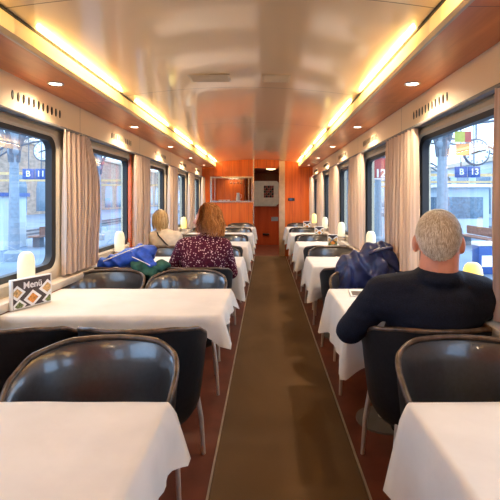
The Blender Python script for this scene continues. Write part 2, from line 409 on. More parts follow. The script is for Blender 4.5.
ps = thing('wall_poster', 'white cut-cornered poster with red and black pattern seen above the bar counter', 'poster', (.03, 13.4, 1.16))
MB().add([(-.42, 0, .0), (.28, 0, .0), (.50, 0, .2), (.50, 0, .62), (.30, 0, .78), (-.42, 0, .78)], [(0, 1, 2, 3, 4, 5)]).obj('sheet', mat('poster_white_glow', (.80, .72, .55), .5, emis=(.8, .7, .5), estr=.08), ps, smooth=False)  # sheet material given a faint glow of its own, nothing lights it from behind
pb = MB(); pr = MB(); rnd = random.Random(3)
for i in range(5):
    for j in range(5):
        x = -.10 + .062 * i; z = .26 + .075 * j
        if True: (pr if (i * 3 + j * 2) % 5 < 3 else pb).add([(x, -.004, z), (x + .062, -.004, z + .01), (x + .058, -.004, z + .078), (x + .004, -.004, z + .072)], [(0, 1, 2, 3)])
pr.obj('red_marks', M['sign_red'], ps, smooth=False); pb.obj('black_marks', M['black'], ps, smooth=False)
dl = thing('corridor_light', 'round yellow ceiling light glowing inside the end doorway', 'light', (.13, 11.6, 2.22))
MB().lathe([(.13, .02), (.14, .0), (.12, -.04), (.06, -.055)], n=24).obj('light_cover', M['door_light'], dl)
L = bpy.data.lights.new('corridor_lamp', 'SPOT'); L.energy = 45; L.spot_size = 2.2; L.spot_blend = .8; L.color = (1, .75, .45); L.shadow_soft_size = .1
lo = bpy.data.objects.new('corridor_lamp', L); COL.objects.link(lo); lo.location = (.13, 11.6, 2.05)
# display case
dc = thing('display_case', 'glazed chrome-framed display opening set in the orange end wall', 'display case', ((WX0 + WX1) / 2, Y1, WZ0))
hw = (WX1 - WX0) / 2; hh = WZ1 - WZ0
f = MB()
f.box(-hw - .03, hw + .03, -.03, .02, -.03, .01); f.box(-hw - .03, hw + .03, -.03, .02, hh - .01, hh + .03)
f.box(-hw - .03, -hw + .01, -.03, .02, .01, hh - .01); f.box(hw - .01, hw + .03, -.03, .02, .01, hh - .01)
f.obj('chrome_frame', M['chrome'], dc, smooth=False)
for q_ in (-hw + .07, hw - .085): MB().box(q_, q_ + .015, .0, .02, .0, hh).obj('upright_bar', M['chrome'], dc, smooth=False)
MB().box(-hw, hw, .02, .026, 0, hh).obj('glass_pane', M['clear'], dc, smooth=False)
f = MB(); f.box(-hw - .02, hw + .02, .42, .44, -.05, hh + .05); f.box(-hw - .02, -hw, .08, .42, -.05, hh + .05); f.box(hw, hw + .02, .08, .42, -.05, hh + .05); f.box(-hw, hw, .08, .42, hh, hh + .05)
f.obj('case_lining', M['endwood'], dc, smooth=False)
MB().box(-hw, hw, .04, .42, -.03, .0).obj('shelf', mat('pale_shelf', (.7, .6, .45), .3), dc, smooth=False)
dcx = (WX0 + WX1) / 2
jug = MB().lathe([(.03, 0), (.05, .01), (.055, .08), (.035, .16), (.04, .20), (.034, .2), (.03, .16), (.045, .08), (.04, .02)], n=20)
jug.tube([(.04, 0, .17), (.085, 0, .15), (.085, 0, .08), (.05, 0, .06)], .007, 8)
tag(jug.obj('jug', M['white'], loc=(dcx + .14, Y1 + .2, WZ0)), 'white jug standing on the shelf in the end wall display case', 'jug')
for i, (xx, lab) in enumerate(((-.30, 'small white dish nearest the left end of the display shelf'), (-.2, 'white dish in the middle of the display shelf'), (-.1, 'white dish beside the jug on the display shelf'))):
    tag(MB().lathe([(.02, 0), (.03, .004), (.045, .03), (.042, .031), (.025, .01), (.01, .008)], n=18).obj('dish', M['white'], loc=(dcx + xx, Y1 + .2, WZ0)), lab, 'dish')
gr = thing('glass_rack', 'hanging rack of stemmed glasses under the top of the display case', 'rack', (dcx + .08, Y1 + .2, WZ1 - .005))
MB().box(-.16, .2, -.05, .05, -.02, 0).obj('rail', M['chrome'], gr, smooth=False)
for i in range(4):
    MB().lathe([(.026, -.02), (.026, -.025), (.004, -.03), (.004, -.075), (.022, -.095), (.026, -.14), (.023, -.14), (.018, -.1), (.002, -.08)], cx=-.12 + .085 * i, n=16).obj('wine_glass', M['clear'], gr)
MB().box(0, 0, 0, 0, 0, 0) 
L = bpy.data.lights.new('case_fill', 'AREA'); L.energy = 1.2; L.color = (1, .8, .55); L.size = .3  # fill light added to brighten the case interior, no fitting there
lo = bpy.data.objects.new('case_fill', L); COL.objects.link(lo); lo.location = (dcx, Y1 + .22, WZ1 - .01)
cp = thing('control_panel', 'small dark control panel with blue display on the orange end wall', 'control panel', (.61, Y1, 1.37))
MB().rbox(-.08, .08, -.02, .0, -.035, .035, .006).obj('housing', M['black'], cp); MB().box(-.05, .02, -.023, -.02, -.02, .02).obj('display', M['sign_blue'], cp, smooth=False)

# downlights
dlp = None
ords = ['nearest', 'second', 'third', 'fourth', 'fifth', 'sixth', 'seventh']
for side, s in (('left', -1), ('right', 1)):
    for k in (0, 1, 2, 3, 4, -1, -2):
        y = 2.82 + P * k; x = CX + s * 1.17
        lab = '%s lit round downlight in the wooden soffit over the %s windows' % (ords[k] if k >= 0 else ('overhead', 'rearmost')[-1 - k], 'left side' if s < 0 else 'right side')
        if dlp is None:
            dlp = thing('downlight', lab, 'light', (x, y, 2.138), group='soffit downlights')
            rg = MB(); rg.tube([(.045 * math.cos(2 * PI * i / 24), .045 * math.sin(2 * PI * i / 24), -.002) for i in range(24)], .007, 8, True); rg.obj('ring', M['chrome'], dlp)
            MB().lathe([(.04, .0), (.036, -.004), (.01, -.006)], n=20).obj('lens', M['spot_on'], dlp)
        else: dup(dlp, (x, y, 2.138), 0, lab, 'soffit downlights')
        L = bpy.data.lights.new('downlight_lamp', 'SPOT'); L.energy = 34 if k >= 0 else 14; L.spot_size = 2.7; L.spot_blend = 1; L.color = (1, .76, .50); L.shadow_soft_size = .04
        lo = bpy.data.objects.new('downlight_lamp', L); COL.objects.link(lo); lo.location = (x, y, 2.12)
# cove light strips behind the pelmet edge, washing the ceiling
for s in (-1, 1):
    for k in range(-2, 5):
        L = bpy.data.lights.new('cove_strip', 'AREA'); L.shape = 'RECTANGLE'; L.size = .02; L.size_y = 1.3; L.energy = 2.6; L.color = (1, .66, .26)
        lo = bpy.data.objects.new('cove_strip', L); COL.objects.link(lo); lo.location = (CX + s * (HS - .012), 2.05 + P * (k + .5), 2.236)
        lo.rotation_euler = Vector((s * .35, 0, -.94)).to_track_quat('-Z', 'Y').to_euler() if False else (0, math.radians(180 - s * 24) , 0)
# wall vents
vp = None
for side, s, X in (('left', -1, XL), ('right', 1, XR)):
    for k in range(5):
        y = 2.92 + P * k + (0 if s < 0 else .05)
        lab = '%s row of dark oval air slots above the %s windows' % (ords[k], 'left side' if s < 0 else 'right side')
        if vp is None:
            vp = thing('air_vent', lab, 'vent', (X, y, 2.015), group='wall air vents')
            for i in range(11):
                pts = [(math.cos(2 * PI * j / 16) * .012, math.sin(2 * PI * j / 16) * .03) for j in range(16)]
                q = MB(); q.loft([[(.0, -.30 + .06 * i + a, b) for a, b in pts], [(.004, -.30 + .06 * i + a * .9, b * .95) for a, b in pts]], True, False, True); q.obj('slot', M['black'], vp)
        else: dup(vp, (X, y, 2.015), 0 if s < 0 else PI, lab, 'wall air vents')
# ceiling grilles
for x0, x1, y0, lab in ((-.60, -.28, 3.27, 'flush air grille in the glossy ceiling left of the centre'), (-.03, .19, 3.27, 'smaller flush air grille in the glossy ceiling above the aisle')):
    g = thing('ceiling_grille', lab, 'vent', ((x0 + x1) / 2, y0 + .1, ceil_z((x0 + x1) / 2) - .005), group='ceiling grilles')
    hx = (x1 - x0) / 2; q = MB(); q.box(-hx, hx, -.1, .1, -.004, .002); q.obj('plate', mat('grille_plate', (.50, .42, .31), .3, .3), g, smooth=False)
    q = MB()
    for i in range(7): q.box(-hx + .015, hx - .015, -.09 + .027 * i, -.08 + .027 * i, -.007, -.004)
    q.obj('slats', M['cream_frame'], g, smooth=False)

# curtain rails and curtains
for side, s, X, lab in (('left', -1, XL, 'grey curtain rail along the wall above the left side windows'), ('right', 1, XR, 'grey curtain rail along the wall above the right side windows')):
    r = MB(); r.rbox(min(X - s * .02, X - s * .075), max(X - s * .02, X - s * .075), Y0 + .05, Y1 - .03, 1.885, 1.905, .005)
    r.box(min(X + s * .0, X - s * .03), max(X, X - s * .03), Y0 + .05, Y1 - .03, 1.905, 1.912)
    tag(r.obj('curtain_rail', M['rail']), lab, 'curtain rail')
def curtain_mesh(w, waves, tie=False, seed=0):
    nu, nv = 90, 24; rr = random.Random(seed); ph = rr.random() * 6; rings = []
    for j in range(nv + 1):
        v = j / nv; z = 1.888 - v * 1.07; row = []
        ww = w
        if tie: ww = w * (.42 + .58 * min(1, v * 3.2) ** .8) * (1 - .25 * max(0, v - .6))
        for i in range(nu + 1):
            u = i / nu
            a = (.016 + .010 * min(1, v * 2)) * (1.2 if tie else 1)
            x = a * math.sin(u * waves * 2 * PI + ph + .5 * math.sin(v * 2.1 + ph)) + .005 * math.sin(u * waves * 4.7 * PI + v * 3)
            row.append((x, (u - .5) * w if not tie else -w / 2 + u * ww + (.02 * math.sin(v * 5)), z + .004 * math.sin(u * 40) * v))
        rings.append(row)
    mb = MB(); mb.loft(rings, False)
    h = [(-.0, -w / 2 + .01 + (w - .02) * i / 5, 1.90) for i in range(6)]
    return mb
cw = {}
for key, (w_, wv, tie, sd) in {'a': (.33, 4.2, False, 1), 'b': (.31, 4.2, True, 2), 'c': (.36, 4.5, False, 3)}.items():
    cw[key] = curtain_mesh(w_, wv, tie, sd).mesh('curtain', True, 0)
    cw[key].materials.append(M['curtain'])
pil = [2.55 - .845 + P * k for k in range(0, 6)]
pn = ['nearest', 'second', 'third', 'fourth', 'fifth', 'sixth']
for s, X in ((-1, XL), (1, XR)):
    for k, c in enumerate(pil):
        for half, dy, key in (('camera side', -.175, 'a'), ('far side', .185, 'b' if (s < 0 and k == 1) else 'c')):
            o = bpy.data.objects.new('curtain', cw[key]); COL.objects.link(o); o.location = (X - s * .06, c + dy + (.085 if s < 0 and dy < 0 else .035 if s < 0 else -.10 if k == 0 else 0), 0)
            how = 'bunched beige curtain pulled askew' if key == 'b' else 'striped beige curtain hanging straight'
            tag(o, '%s on the %s pillar of the %s, its %s' % (how, pn[k], 'left side' if s < 0 else 'right side', half), 'curtain', 'window pillar curtains')
            if s > 0: o.rotation_euler.z = 0
struct(MB().box(XL - .0, XL + .028, 3.395 + P - .27, 3.395 + P - .215, .80, 1.88).obj('trim_10', M['lowwood'], smooth=False))

# ------------------------------------------------------------------ chairs
def interp(tab, t):
    for (a, va), (b, vb) in zip(tab, tab[1:]):
        if t <= b:
            u = (t - a) / (b - a); u = u * u * (3 - 2 * u) * .5 + u * .5; return va + (vb - va) * u
    return tab[-1][1]
RIM = [(0, 1), (.2, .995), (.35, .93), (.48, .78), (.60, .52), (.70, .22), (.78, .05), (.86, 0), (1, 0)]
NC = 96
def plan(phi, sc, a=.312, b=.28, e=2.2):
    c, s_ = math.cos(phi), math.sin(phi)
    r = (abs(s_ / a) ** e + abs(c / b) ** e) ** (-1 / e)
    return s_ * r * sc, -c * r * sc
def rim_h(phi):
    t = abs(((phi + PI) % (2 * PI)) - PI) / PI
    return .455 + .345 * interp(RIM, t)
def zscale(z): return .80 + .20 * max(0, min(1, (z - .31) / .49)) ** .65
def make_chair(label, group):
    t = thing('tub_chair', label, 'chair', (0, 0, 0), 0, group)
    ph = [2 * PI * i / NC for i in range(NC)]
    out = MB(); rings = []
    for u in (0, .1, .25, .45, .65, .8, .9, .96, 1.0):
        ring = []
        for p in ph:
            h = rim_h(p); z = h + (.315 - h) * u; k = zscale(z) * (1 - .10 * max(0, (u - .8) / .2) ** 2)
            x, y = plan(p, k); ring.append((x, y, z))
        rings.append(ring)
    rings.append([plan(p, .45) + (.308,) for p in ph])
    out.loft(rings, True, False, True); out.obj('outer_shell', M['leather_out'], t, angle=60)
    inn = MB(); rings = []
    for u in (0, .08, .25, .5, .75, .92, 1.0):
        ring = []
        for p in ph:
            h = rim_h(p); z = h + (.43 - h) * u; k = zscale(z) - .06 - .05 * math.sin(u * PI) * (h - .45) / .35 - .03 * u
            if u == 0: k = zscale(z)
            x, y = plan(p, k); ring.append((x, y, z))
        rings.append(ring)
    inn.loft(rings, True, False, True); inn.obj('inner_back', M['leather'], t, angle=60)
    rim = MB(); rim.tube([plan(p, zscale(rim_h(p)) - .028) + (rim_h(p) + .002,) for p in ph], .0115, 10, True); rim.obj('piped_rim', M['piping'], t, angle=0)
    cu = MB(); prof = [(.3, .44), (.93, .44), (1.0, .465), (.97, .492), (.8, .505), (.4, .51), (.1, .511)]
    cu.loft([[plan(p, .80 * r) + (z,) for p in ph] for r, z in prof], True, True, True); cu.obj('seat_cushion', M['leather'], t, angle=60)
    for sx, sy, xx, yy in ((-1, 1, .25, .18), (1, 1, .25, .18), (-1, -1, .19, -.16), (1, -1, .19, -.16)):
        lg = MB(); lg.tube([(sx * xx * .9, yy * .9, .37), (sx * xx, yy, .20), (sx * (xx + .012), yy * 1.06, .0)], [.014, .013, .011], 12); lg.obj('leg', M['steel'], t)
    return t
tabn = ['nearest', 'second', 'third', 'fourth', 'fifth', 'sixth']
chair0 = None
for k in range(6):
    for sidew, xs in (('left side', ((-.60, 'aisle seat'), (-1.225, 'window seat'))), ('right side', ((.785, ''),))):
        for x, seat in xs:
            for far in (True, False):
                if k == 0 and (not far or seat == 'window seat'): continue
                if k == 0 and seat == 'aisle seat': x = -.625
                y = 1.34 + P * k + .47 - .28 if far else .64 + P * k - .47 + .28
                look = 'facing the camera behind' if far else 'with back turned before'
                lab = 'black tub chair %s the %s table on the %s%s' % (look, tabn[k], sidew, ', ' + seat if seat else '')
                grp = 'tub chairs of the ' + sidew
                if chair0 is None: chair0 = make_chair(lab, grp); c = chair0; c.location = (x, y, 0); c.rotation_euler.z = PI
                else: dup(chair0, (x, y, 0), PI if far else 0, lab, grp)

# ------------------------------------------------------------------ tables and cloths
def cloth(x0, x1, s, y0, y1, seed, drop=.225):
    """Top plus skirt on three sides; s = -1: the wall is on the -x side."""
    rr = random.Random(seed); nx, ny = 44, 26; zt = .747
    X = lambda i: x0 + (x1 - x0) * i / nx; Yv = lambda j: y0 + (y1 - y0) * j / ny
    mb = MB(); top = {}
    vs = []
    for j in range(ny + 1):
        for i in range(nx + 1):
            x, y = X(i), Yv(j)
            z = zt + .0025 * noise.noise((x * 5 + seed, y * 5, 0)) 
            cre = .006 * math.exp(-((x - (x0 + x1) / 2 - .04) / .008) ** 2) + .005 * math.exp(-((y - (y0 + y1) / 2) / .008) ** 2)
            top[(i, j)] = len(vs); vs.append((x, y, z + cre))
    fs = [(top[i, j], top[i + 1, j], top[i + 1, j + 1], top[i, j + 1]) for i in range(nx) for j in range(ny)]
    # perimeter from wall end, along the front, the aisle side, the back
    if s < 0: per = [(i, 0) for i in range(nx + 1)] + [(nx, j) for j in range(1, ny + 1)] + [(i, ny) for i in range(nx - 1, -1, -1)]
    else: per = [(i, 0) for i in range(nx, -1, -1)] + [(0, j) for j in range(1, ny + 1)] + [(i, ny) for i in range(1, nx + 1)]
    xa = x1 if s < 0 else x0
    prev = [top[p] for p in per]; ph = rr.random() * 6
    T = [.03, .08, .2, .35, .5, .65, .8, .92, 1.0]
    for t in T:
        cur = []
        for (i, j) in per:
            x, y = X(i), Yv(j); on_y = j == 0 or j == ny; on_x = (i == nx if s < 0 else i == 0)
            nx_, ny_ = ((-s) if on_x else 0, (-1 if j == 0 else 1) if on_y else 0)
            if on_x and on_y: nx_ *= .75; ny_ *= .75
            d = min(math.hypot(x - xa, y - y0), math.hypot(x - xa, y - y1)); dx = abs(x - xa); dy = min(abs(y - y0), abs(y - y1))
            wc = math.exp(-(d / .055) ** 2); wd = math.exp(-((d - .13) / .05) ** 2)
            q = x * 1.0 if on_y and not on_x else y
            wave = (.007 * math.sin(q * 23 + ph) + .005 * math.sin(q * 41 + 2 * ph)) * t
            o = .004 + .012 * min(1, t * 6) + .014 * t + wave - .012 * wd * t
            cx_ = -s * (1 if (on_x or wc > .05) else 0); cy_ = -1 if y < (y0 + y1) / 2 else 1
            px = x + nx_ * o + cx_ * wc * .040 * t; py = y + ny_ * o + cy_ * wc * .040 * t
            pz = zt - .004 - (drop + .006 * math.sin(q * 17 + ph)) * t - .055 * wc * t
            cur.append(len(vs)); vs.append((px, py, pz))
        for a in range(len(per) - 1): fs.append((prev[a], cur[a], cur[a + 1], prev[a + 1]))
        prev = cur
    mb.add(vs, fs); return mb
for k in range(6):
    y0 = .64 + P * k; y1 = y0 + .70
    for sidew, s, x0, x1 in (('left side', -1, XL + .103, -.305 if k == 0 else -.25), ('right side', 1, .445, XR - .103)):
        t = thing('dining_table', '%s dining table of the %s, its grey pedestal under a white cloth' % (tabn[k], sidew), 'table', ((x0 + x1) / 2, (y0 + y1) / 2, 0), 0, 'restaurant car tables')
        hx = (x1 - x0) / 2
        MB().rbox(-hx + .003, hx - .003, -.345, .345, .71, .738, .008).obj('tabletop', M['redwood'], t)
        MB().lathe([(.035, .02), (.032, .3), (.032, .71)], n=20).obj('column', M['steel'], t)
        MB().lathe([(.17, .0), (.17, .012), (.06, .025), (.03, .03)], n=28).obj('foot', M['rail'], t)
        cl = cloth(x0, x1, s, y0, y1, k * 2 + (s > 0), (.15 if k == 0 else .095 if k == 1 else .25) if s < 0 else .265).obj('tablecloth', M['linen'], angle=0)
        tag(cl, 'white linen cloth draped over the %s table of the %s' % (tabn[k], sidew), 'tablecloth', 'white tablecloths')

# ------------------------------------------------------------------ table lamps, menus
lamp0 = None
def dome(w, d, z0, z1, n=28):
    rings = []
    for u, z in ((.94, z0), (1, z0 + .006), (1, z0 + .5 * (z1 - z0)), (.98, z0 + .68 * (z1 - z0)), (.90, z0 + .83 * (z1 - z0)), (.74, z0 + .93 * (z1 - z0)), (.5, z0 + .985 * (z1 - z0)), (.2, z1)):
        r = []
        for i in range(n):
            a = 2 * PI * i / n; rib = 1 + .025 * math.cos(a * 12)
            r.append((w * u * math.cos(a) * rib, d * u * math.sin(a) * rib, z))
        rings.append(r)
    return MB().loft(rings, True, True, True)
for s in (-1, 1):
    for k in range(1, 6):
        x = CX + s * 1.268; y = 2.65 + P * (k - 1) if (s < 0 or k > 1) else 2.20
        lab = 'lit ribbed dome lamp on the window ledge at the %s table of the %s' % (tabn[k], 'left side' if s < 0 else 'right side')
        yel = (s < 0 and k == 4) or (s > 0 and k in (1, 5))
        if lamp0 is None:
            lamp0 = thing('table_lamp', lab, 'lamp', (x, y, .801), 0, 'table lamps'); t = lamp0
            MB().rbox(-.047, .047, -.038, .038, 0, .046, .012).obj('lamp_base', mat('cream_lamp_base', (.62, .52, .40), .2, coat=.4), t)
            MB().rbox(-.051, .051, -.042, .042, .046, .056, .004).obj('collar', M['chrome'], t)
            dome(.05, .042, .056, .255).obj('lamp_shade', M['lamp_on'], t, angle=60)
        else:
            t = dup(lamp0, (x, y, .801), 0, lab, 'table lamps')
        if yel:
            for ch in t.children:
                if ch.name.startswith('lamp_shade'):
                    ch.data = ch.data.copy(); ch.data.materials.clear(); ch.data.materials.append(M['lamp_yellow'])
            t['label'] = 'yellow glowing dome lamp on the window ledge at the %s table of the %s' % (tabn[k], 'left side' if s < 0 else 'right side')
def menu(loc, rotz, label, w=.27, h=.172, full=True):
    t = thing('menu_card', label, 'menu', loc, rotz, 'menu cards')
    MB().rbox(-w / 2, w / 2, 0, .022, 0, h, .003).obj('card_holder', M['white'], t)
    a, b = w * .46, h * .46; zc = h / 2
    MB().box(-a, a, -.002, 0, zc - b, zc + b).obj('printed_front', M['paper_dark'], t, smooth=False)
    def clip(cx, cz, r, depth):   # diamond plate clipped to the print area
        pts = [(cx - r * 1.05, cz), (cx, cz - r * .85), (cx + r * 1.05, cz), (cx, cz + r * .85)]
        for ax, lim, sg in ((0, -a, 1), (0, a, -1), (1, zc - b, 1), (1, zc + b, -1)):
            out = []
            for p, q in zip(pts, pts[1:] + pts[:1]):
                ip = (p[ax] - lim) * sg >= 0; iq = (q[ax] - lim) * sg >= 0
                if ip: out.append(p)
                if ip != iq:
                    u = (lim - p[ax]) / (q[ax] - p[ax]); out.append((p[0] + (q[0] - p[0]) * u, p[1] + (q[1] - p[1]) * u))
            pts = out
        return [(x, depth, z) for x, z in pts]
    for cx, cz, r, m in ((-.105, .10, .052, 'food_tan'), (.0, .052, .058, 'food_orange'), (.105, .10, .058, 'food_tan'), (-.09, .02, .045, 'food_green'), (.12, .022, .05, 'food_green')):
        cx *= w / .28; cz *= h / .185
        p = clip(cx, cz, r, -.0026); pp = MB().add(p, [tuple(range(len(p)))]).obj('dish_photo', M['white_print'], t, smooth=False)
        q = clip(cx, cz, r * .62, -.0032)
        MB().add(q, [tuple(range(len(q)))]).obj('food', M[m], pp, smooth=False)
    if full:
        text('Menü', .056, 'title_lettering', M['white_print'], t, face_cam((0, -.003, .128)), .0008, .0006)
        text('SBB', .012, 'small_lettering', M['white_print'], t, face_cam((0, -.003, .163)), .0003, .0005) if False else None
    return t
A, B = Vector((-1.425, 2.41)), Vector((-1.325, 2.655))
mc = menu(((A.x + B.x) / 2, (A.y + B.y) / 2, .7505), math.atan2(B.y - A.y, B.x - A.x), 'dark menu card with food photos standing by the lamp on the second table')
menu((.90, 5.80, .7505), .0, 'small pale menu card beside the lamp on the fourth right-hand table', .13, .15, False)
menu((.93, 7.50, .7505), .2, 'colourful menu card on the fifth table of the right side', .16, .15, False)
menu((.88, 9.20, .7505), .1, 'menu card on the last right-hand table near the yellow lamp', .16, .15, False)
lf = thing('leaflet', 'dark printed leaflet lying on the white cloth in front of the grey-haired man', 'leaflet', (.615, 2.87, .7515), -.12)
MB().box(-.055, .055, -.10, .10, 0, .003).obj('sheet', M['white'], lf, smooth=False)
MB().box(-.044, .044, -.085, .05, .003, .0036).obj('photo_print', M['paper_dark'], lf, smooth=False)

# ------------------------------------------------------------------ people
def head_prims(mb, c, yaw, k=1.0, pitch=0):
    R = Matrix.Rotation(yaw, 4, 'Z') @ Matrix.Rotation(pitch, 4, 'X'); c = Vector(c)
    def T(p): return c + R.to_3x3() @ (Vector(p) * k)
    E = lambda p, r: mb.ell(T(p), tuple(x * k for x in r), R)
    E((0, -.012, .02), (.078, .096, .098)); E((0, .03, -.04), (.062, .066, .075)); E((0, .06, -.082), (.034, .03, .03))
    E((0, .055, .01), (.058, .045, .06))
    mb.cap(T((0, .092, .012)), T((0, .116, -.022)), .011 * k, .016 * k, 10)             # nose
    for s in (-1, 1):
        E((s * .086, -.006, -.014), (.013, .024, .036)); E((s * .046, .072, -.022), (.024, .02, .022))
    return T, R
def hand_prims(mb, w, d, up, side):
    """w wrist, d pointing direction, up = back of the hand, side = +1 thumb on the d x up side."""
    d = Vector(d).normalized(); up = Vector(up); up = (up - d * up.dot(d)).normalized(); r = d.cross(up) * side
    w = Vector(w)
    for i, (o, L, rad) in enumerate(((.030, .062, .0095), (.010, .070, .0098), (-.011, .066, .0095), (-.031, .052, .0085))):
        k = w + d * (.085 - abs(o + .005) * .25) + r * o
        mb.cap(w + r * o * .6 + d * .01, k, .016, .0125, 10)
        p1 = k + d * L * .45 - up * .006 + r * o * .12; p2 = p1 + d * L * .32 - up * .014; p3 = p2 + d * L * .2 - up * .016
        mb.cap(k, p1, rad + .001, rad, 10); mb.cap(p1, p2, rad, rad - .0007, 10); mb.cap(p2, p3, rad - .0007, rad - .0017, 10)
    b = w + d * .025 + r * .028; t1 = b + d * .035 + r * .026 - up * .008; t2 = t1 + d * .028 + r * .008 - up * .006
    mb.cap(w + d * .012 + r * .012, b, .017, .014, 10); mb.cap(b, t1, .0125, .011, 10); mb.cap(t1, t2, .0105, .0085, 10)
def person(name, label, loc, J, yaw, sk, top, hair_m, bulk=1.0, hk=1.0, build_hair=None):
    t = thing(name, label, 'person', loc)
    def torso(mb, g):
        mb.ell((0, .0, J['pz']), (.185 * bulk + g, .15 * bulk + g, .13 + g)); 
        mb.ell(Vector(J['neck']) + Vector((0, -.008, -.004)), (J.get('nr', .06) * 1.28 + g, J.get('nr', .06) * 1.26 + g, .05 + g)); ch = Vector(J['chest']); mid = (Vector((0, 0, J['pz'])) + ch) / 2 + Vector((0, -.005, .0))
        mb.ell(mid, (.165 * bulk + g, .125 * bulk + g, .17 + g)); mb.ell(ch, (.18 * bulk + g, .125 * bulk + g, .17 + g))
        nb = Vector(J['neck'])
        for s, a in ((-1, 'L'), (1, 'R')):
            sh, el, wr = (Vector(J[q + a]) for q in ('sh', 'el', 'wr'))
            mb.cap(nb + Vector((0, -.005, -.045)), sh, .062 * bulk + g, .066 * bulk + g); mb.cap(ch + Vector((s * .08, 0, .02)), sh + Vector((-s * .02, 0, -.03)), .10 * bulk + g, .075 * bulk + g)
            mb.cap(sh, el, .062 * bulk + g, .048 * bulk + g); mb.cap(el, wr + (el - wr) * .02, .046 * bulk + g, .029 + g)
    def legs(mb, g, feet=False):
        for s in (-1, 1):
            hp = (s * .095, .02, J['pz'] - .02); kn = (s * J.get('kx', .11), .44, J['pz'] - .03); an = (s * J.get('kx', .11) + J.get('ax', 0), .46, .09)
            mb.cap(hp, kn, .092 * bulk + g, .062 + g); mb.cap(kn, an, .06 + g, .042 + g)
    body = MB(); torso(body, -.006); legs(body, -.006)
    for s in (-1, 1): body.cap((s * J.get('kx', .11) + J.get('ax', 0), .45, .05), (s * J.get('kx', .11) + J.get('ax', 0), .60, .035), .036, .028)
    hc = Vector(J['head']); nb = Vector(J['neck'])
    body.cap(nb + Vector((0, -.005, -.05)), hc + Vector((0, -.022, -.04)), J.get('nr', .06) * 1.06, J.get('nr', .06))
    T, R = head_prims(body, hc, yaw, hk)
    for a, sd in (('L', 1), ('R', -1)):
        el, wr = Vector(J['el' + a]), Vector(J['wr' + a]); d = Vector(J.get('hd' + a, (wr - el))); hand_prims(body, wr, d, (0, 0, 1), sd)
    mobj('body', blob(body, 'body', .0075, 3), sk, t)
    cl = MB(); torso(cl, .010)
    def folds(co, n_): return co + n_ * (.004 * noise.noise(co * 9) + .003 * noise.noise(Vector((co.x * 14, co.y * 14, co.z * 30))))
    me = blob(cl, 'top', .009, 5, folds)
    mobj(J.get('topname', 'sweater'), me, top, t)
    tr = MB(); tr.ell((0, .0, J['pz'] - .02), (.19 * bulk, .155 * bulk, .12)); legs(tr, .006); mobj('trousers', blob(tr, 'trousers', .011, 3), M['trousers'], t)
    for s in (-1, 1):
        sh = MB(); kx = s * J.get('kx', .11) + J.get('ax', 0); sh.cap((kx, .44, .045), (kx, .52, .05), .045, .043); sh.cap((kx, .5, .04), (kx, .63, .032), .042, .032); sh.rbox(kx - .04, kx + .04, .40, .65, .0, .02, .008)
        mobj('shoe', blob(sh, 'shoe', .008, 2), M['shoe'], t)
    for s in (-1, 1):
        e = MB(); e.ell(T((s * .031, .088, .012)), (.012 * hk, .009 * hk, .008 * hk), R, 12, 8); e.obj('eye', M['eye'], t)
    lp = MB(); lp.ell(T((0, .093, -.055)), (.024 * hk, .009 * hk, .008 * hk), R, 14, 8); lp.obj('mouth', M['lip'], t)
    build_hair(t, T, hk, hair_m); return t
def ribbon(mb, pts, w, nrm):
    vs = []; k = len(pts)
    for i, p in enumerate(pts):
        d = (pts[min(i + 1, k - 1)] - pts[max(i - 1, 0)]).normalized(); x = d.cross(nrm[i]).normalized()
        ww = w * (1 - .75 * (i / (k - 1)) ** 2) * (.6 if i == 0 else 1)
        vs += [p - x * ww, p + nrm[i] * ww * .35, p + x * ww]
    fs = []
    for i in range(k - 1):
        for j in range(2): fs.append((i * 3 + j, i * 3 + j + 1, (i + 1) * 3 + j + 1, (i + 1) * 3 + j))
    mb.add(vs, fs)
def short_hair(t, T, k, m):
    mb = MB(); rr = random.Random(5)
    C = Vector((0, -.012, .02)); R = Vector((.081, .099, .101))
    rings = []
    def low(a):   # hairline height by azimuth (0 = back): nape, ears, temples, forehead
        a = abs(a)
        return interp([(0, -.082), (.5, -.078), (1.0, -.055), (1.35, -.012), (1.7, .0), (2.1, .045), (2.6, .075), (PI, .08)], a)
    n = 48
    for i in range(14):
        u = i / 13; ring = []
        for j in range(n):
            a = 2 * PI * j / n; aa = (a + PI) % (2 * PI) - PI; zl = low(aa)
            z = R.z * math.cos(u * 1.0 * math.acos(max(-.9, zl / R.z))); rad = math.sqrt(max(.0004, 1 - (z / R.z) ** 2))
            if z < 0: rad = 1 - .35 * (z / R.z) ** 2 * (1.0)
            ring.append(T(C + Vector((R.x * rad * math.sin(a) * .99, -R.y * rad * math.cos(a) * .99, z))))
        rings.append(ring)
    rings.append([T(C + (Vector((R.x * .9 * math.sin(2 * PI * j / n), -R.y * .9 * math.cos(2 * PI * j / n), low((2 * PI * j / n + PI) % (2 * PI) - PI))))) for j in range(n)])
    mb.loft(rings, True, True, False)
    for q in range(5200):
        a = rr.uniform(-PI, PI); zl = low(a); u = rr.random() ** .6
        z = R.z * math.cos(u * math.acos(max(-.9, zl / R.z))); rad = math.sqrt(max(.0004, 1 - (z / R.z) ** 2))
        if z < 0: rad = 1 - .35 * (z / R.z) ** 2
        p = C + Vector((R.x * rad * math.sin(a), -R.y * rad * math.cos(a), z)); nn = Vector(((p.x - C.x) / R.x, (p.y - C.y) / R.y, (p.z - C.z) / R.z)).normalized()
        dn = Vector((rr.uniform(-.35, .35), -.15, -1)); dn = (dn - nn * dn.dot(nn)); dn = dn.normalized() if dn.length > .01 else Vector((0, -1, 0))
        L = rr.uniform(.012, .02)
        pts = [T(p - nn * .001), T(p + dn * L * .5 + nn * .0045), T(p + dn * L + nn * .0035)]
        ribbon(mb, pts, .0013, [nn, nn, nn])
    mb.obj('hair', m, t, angle=0)
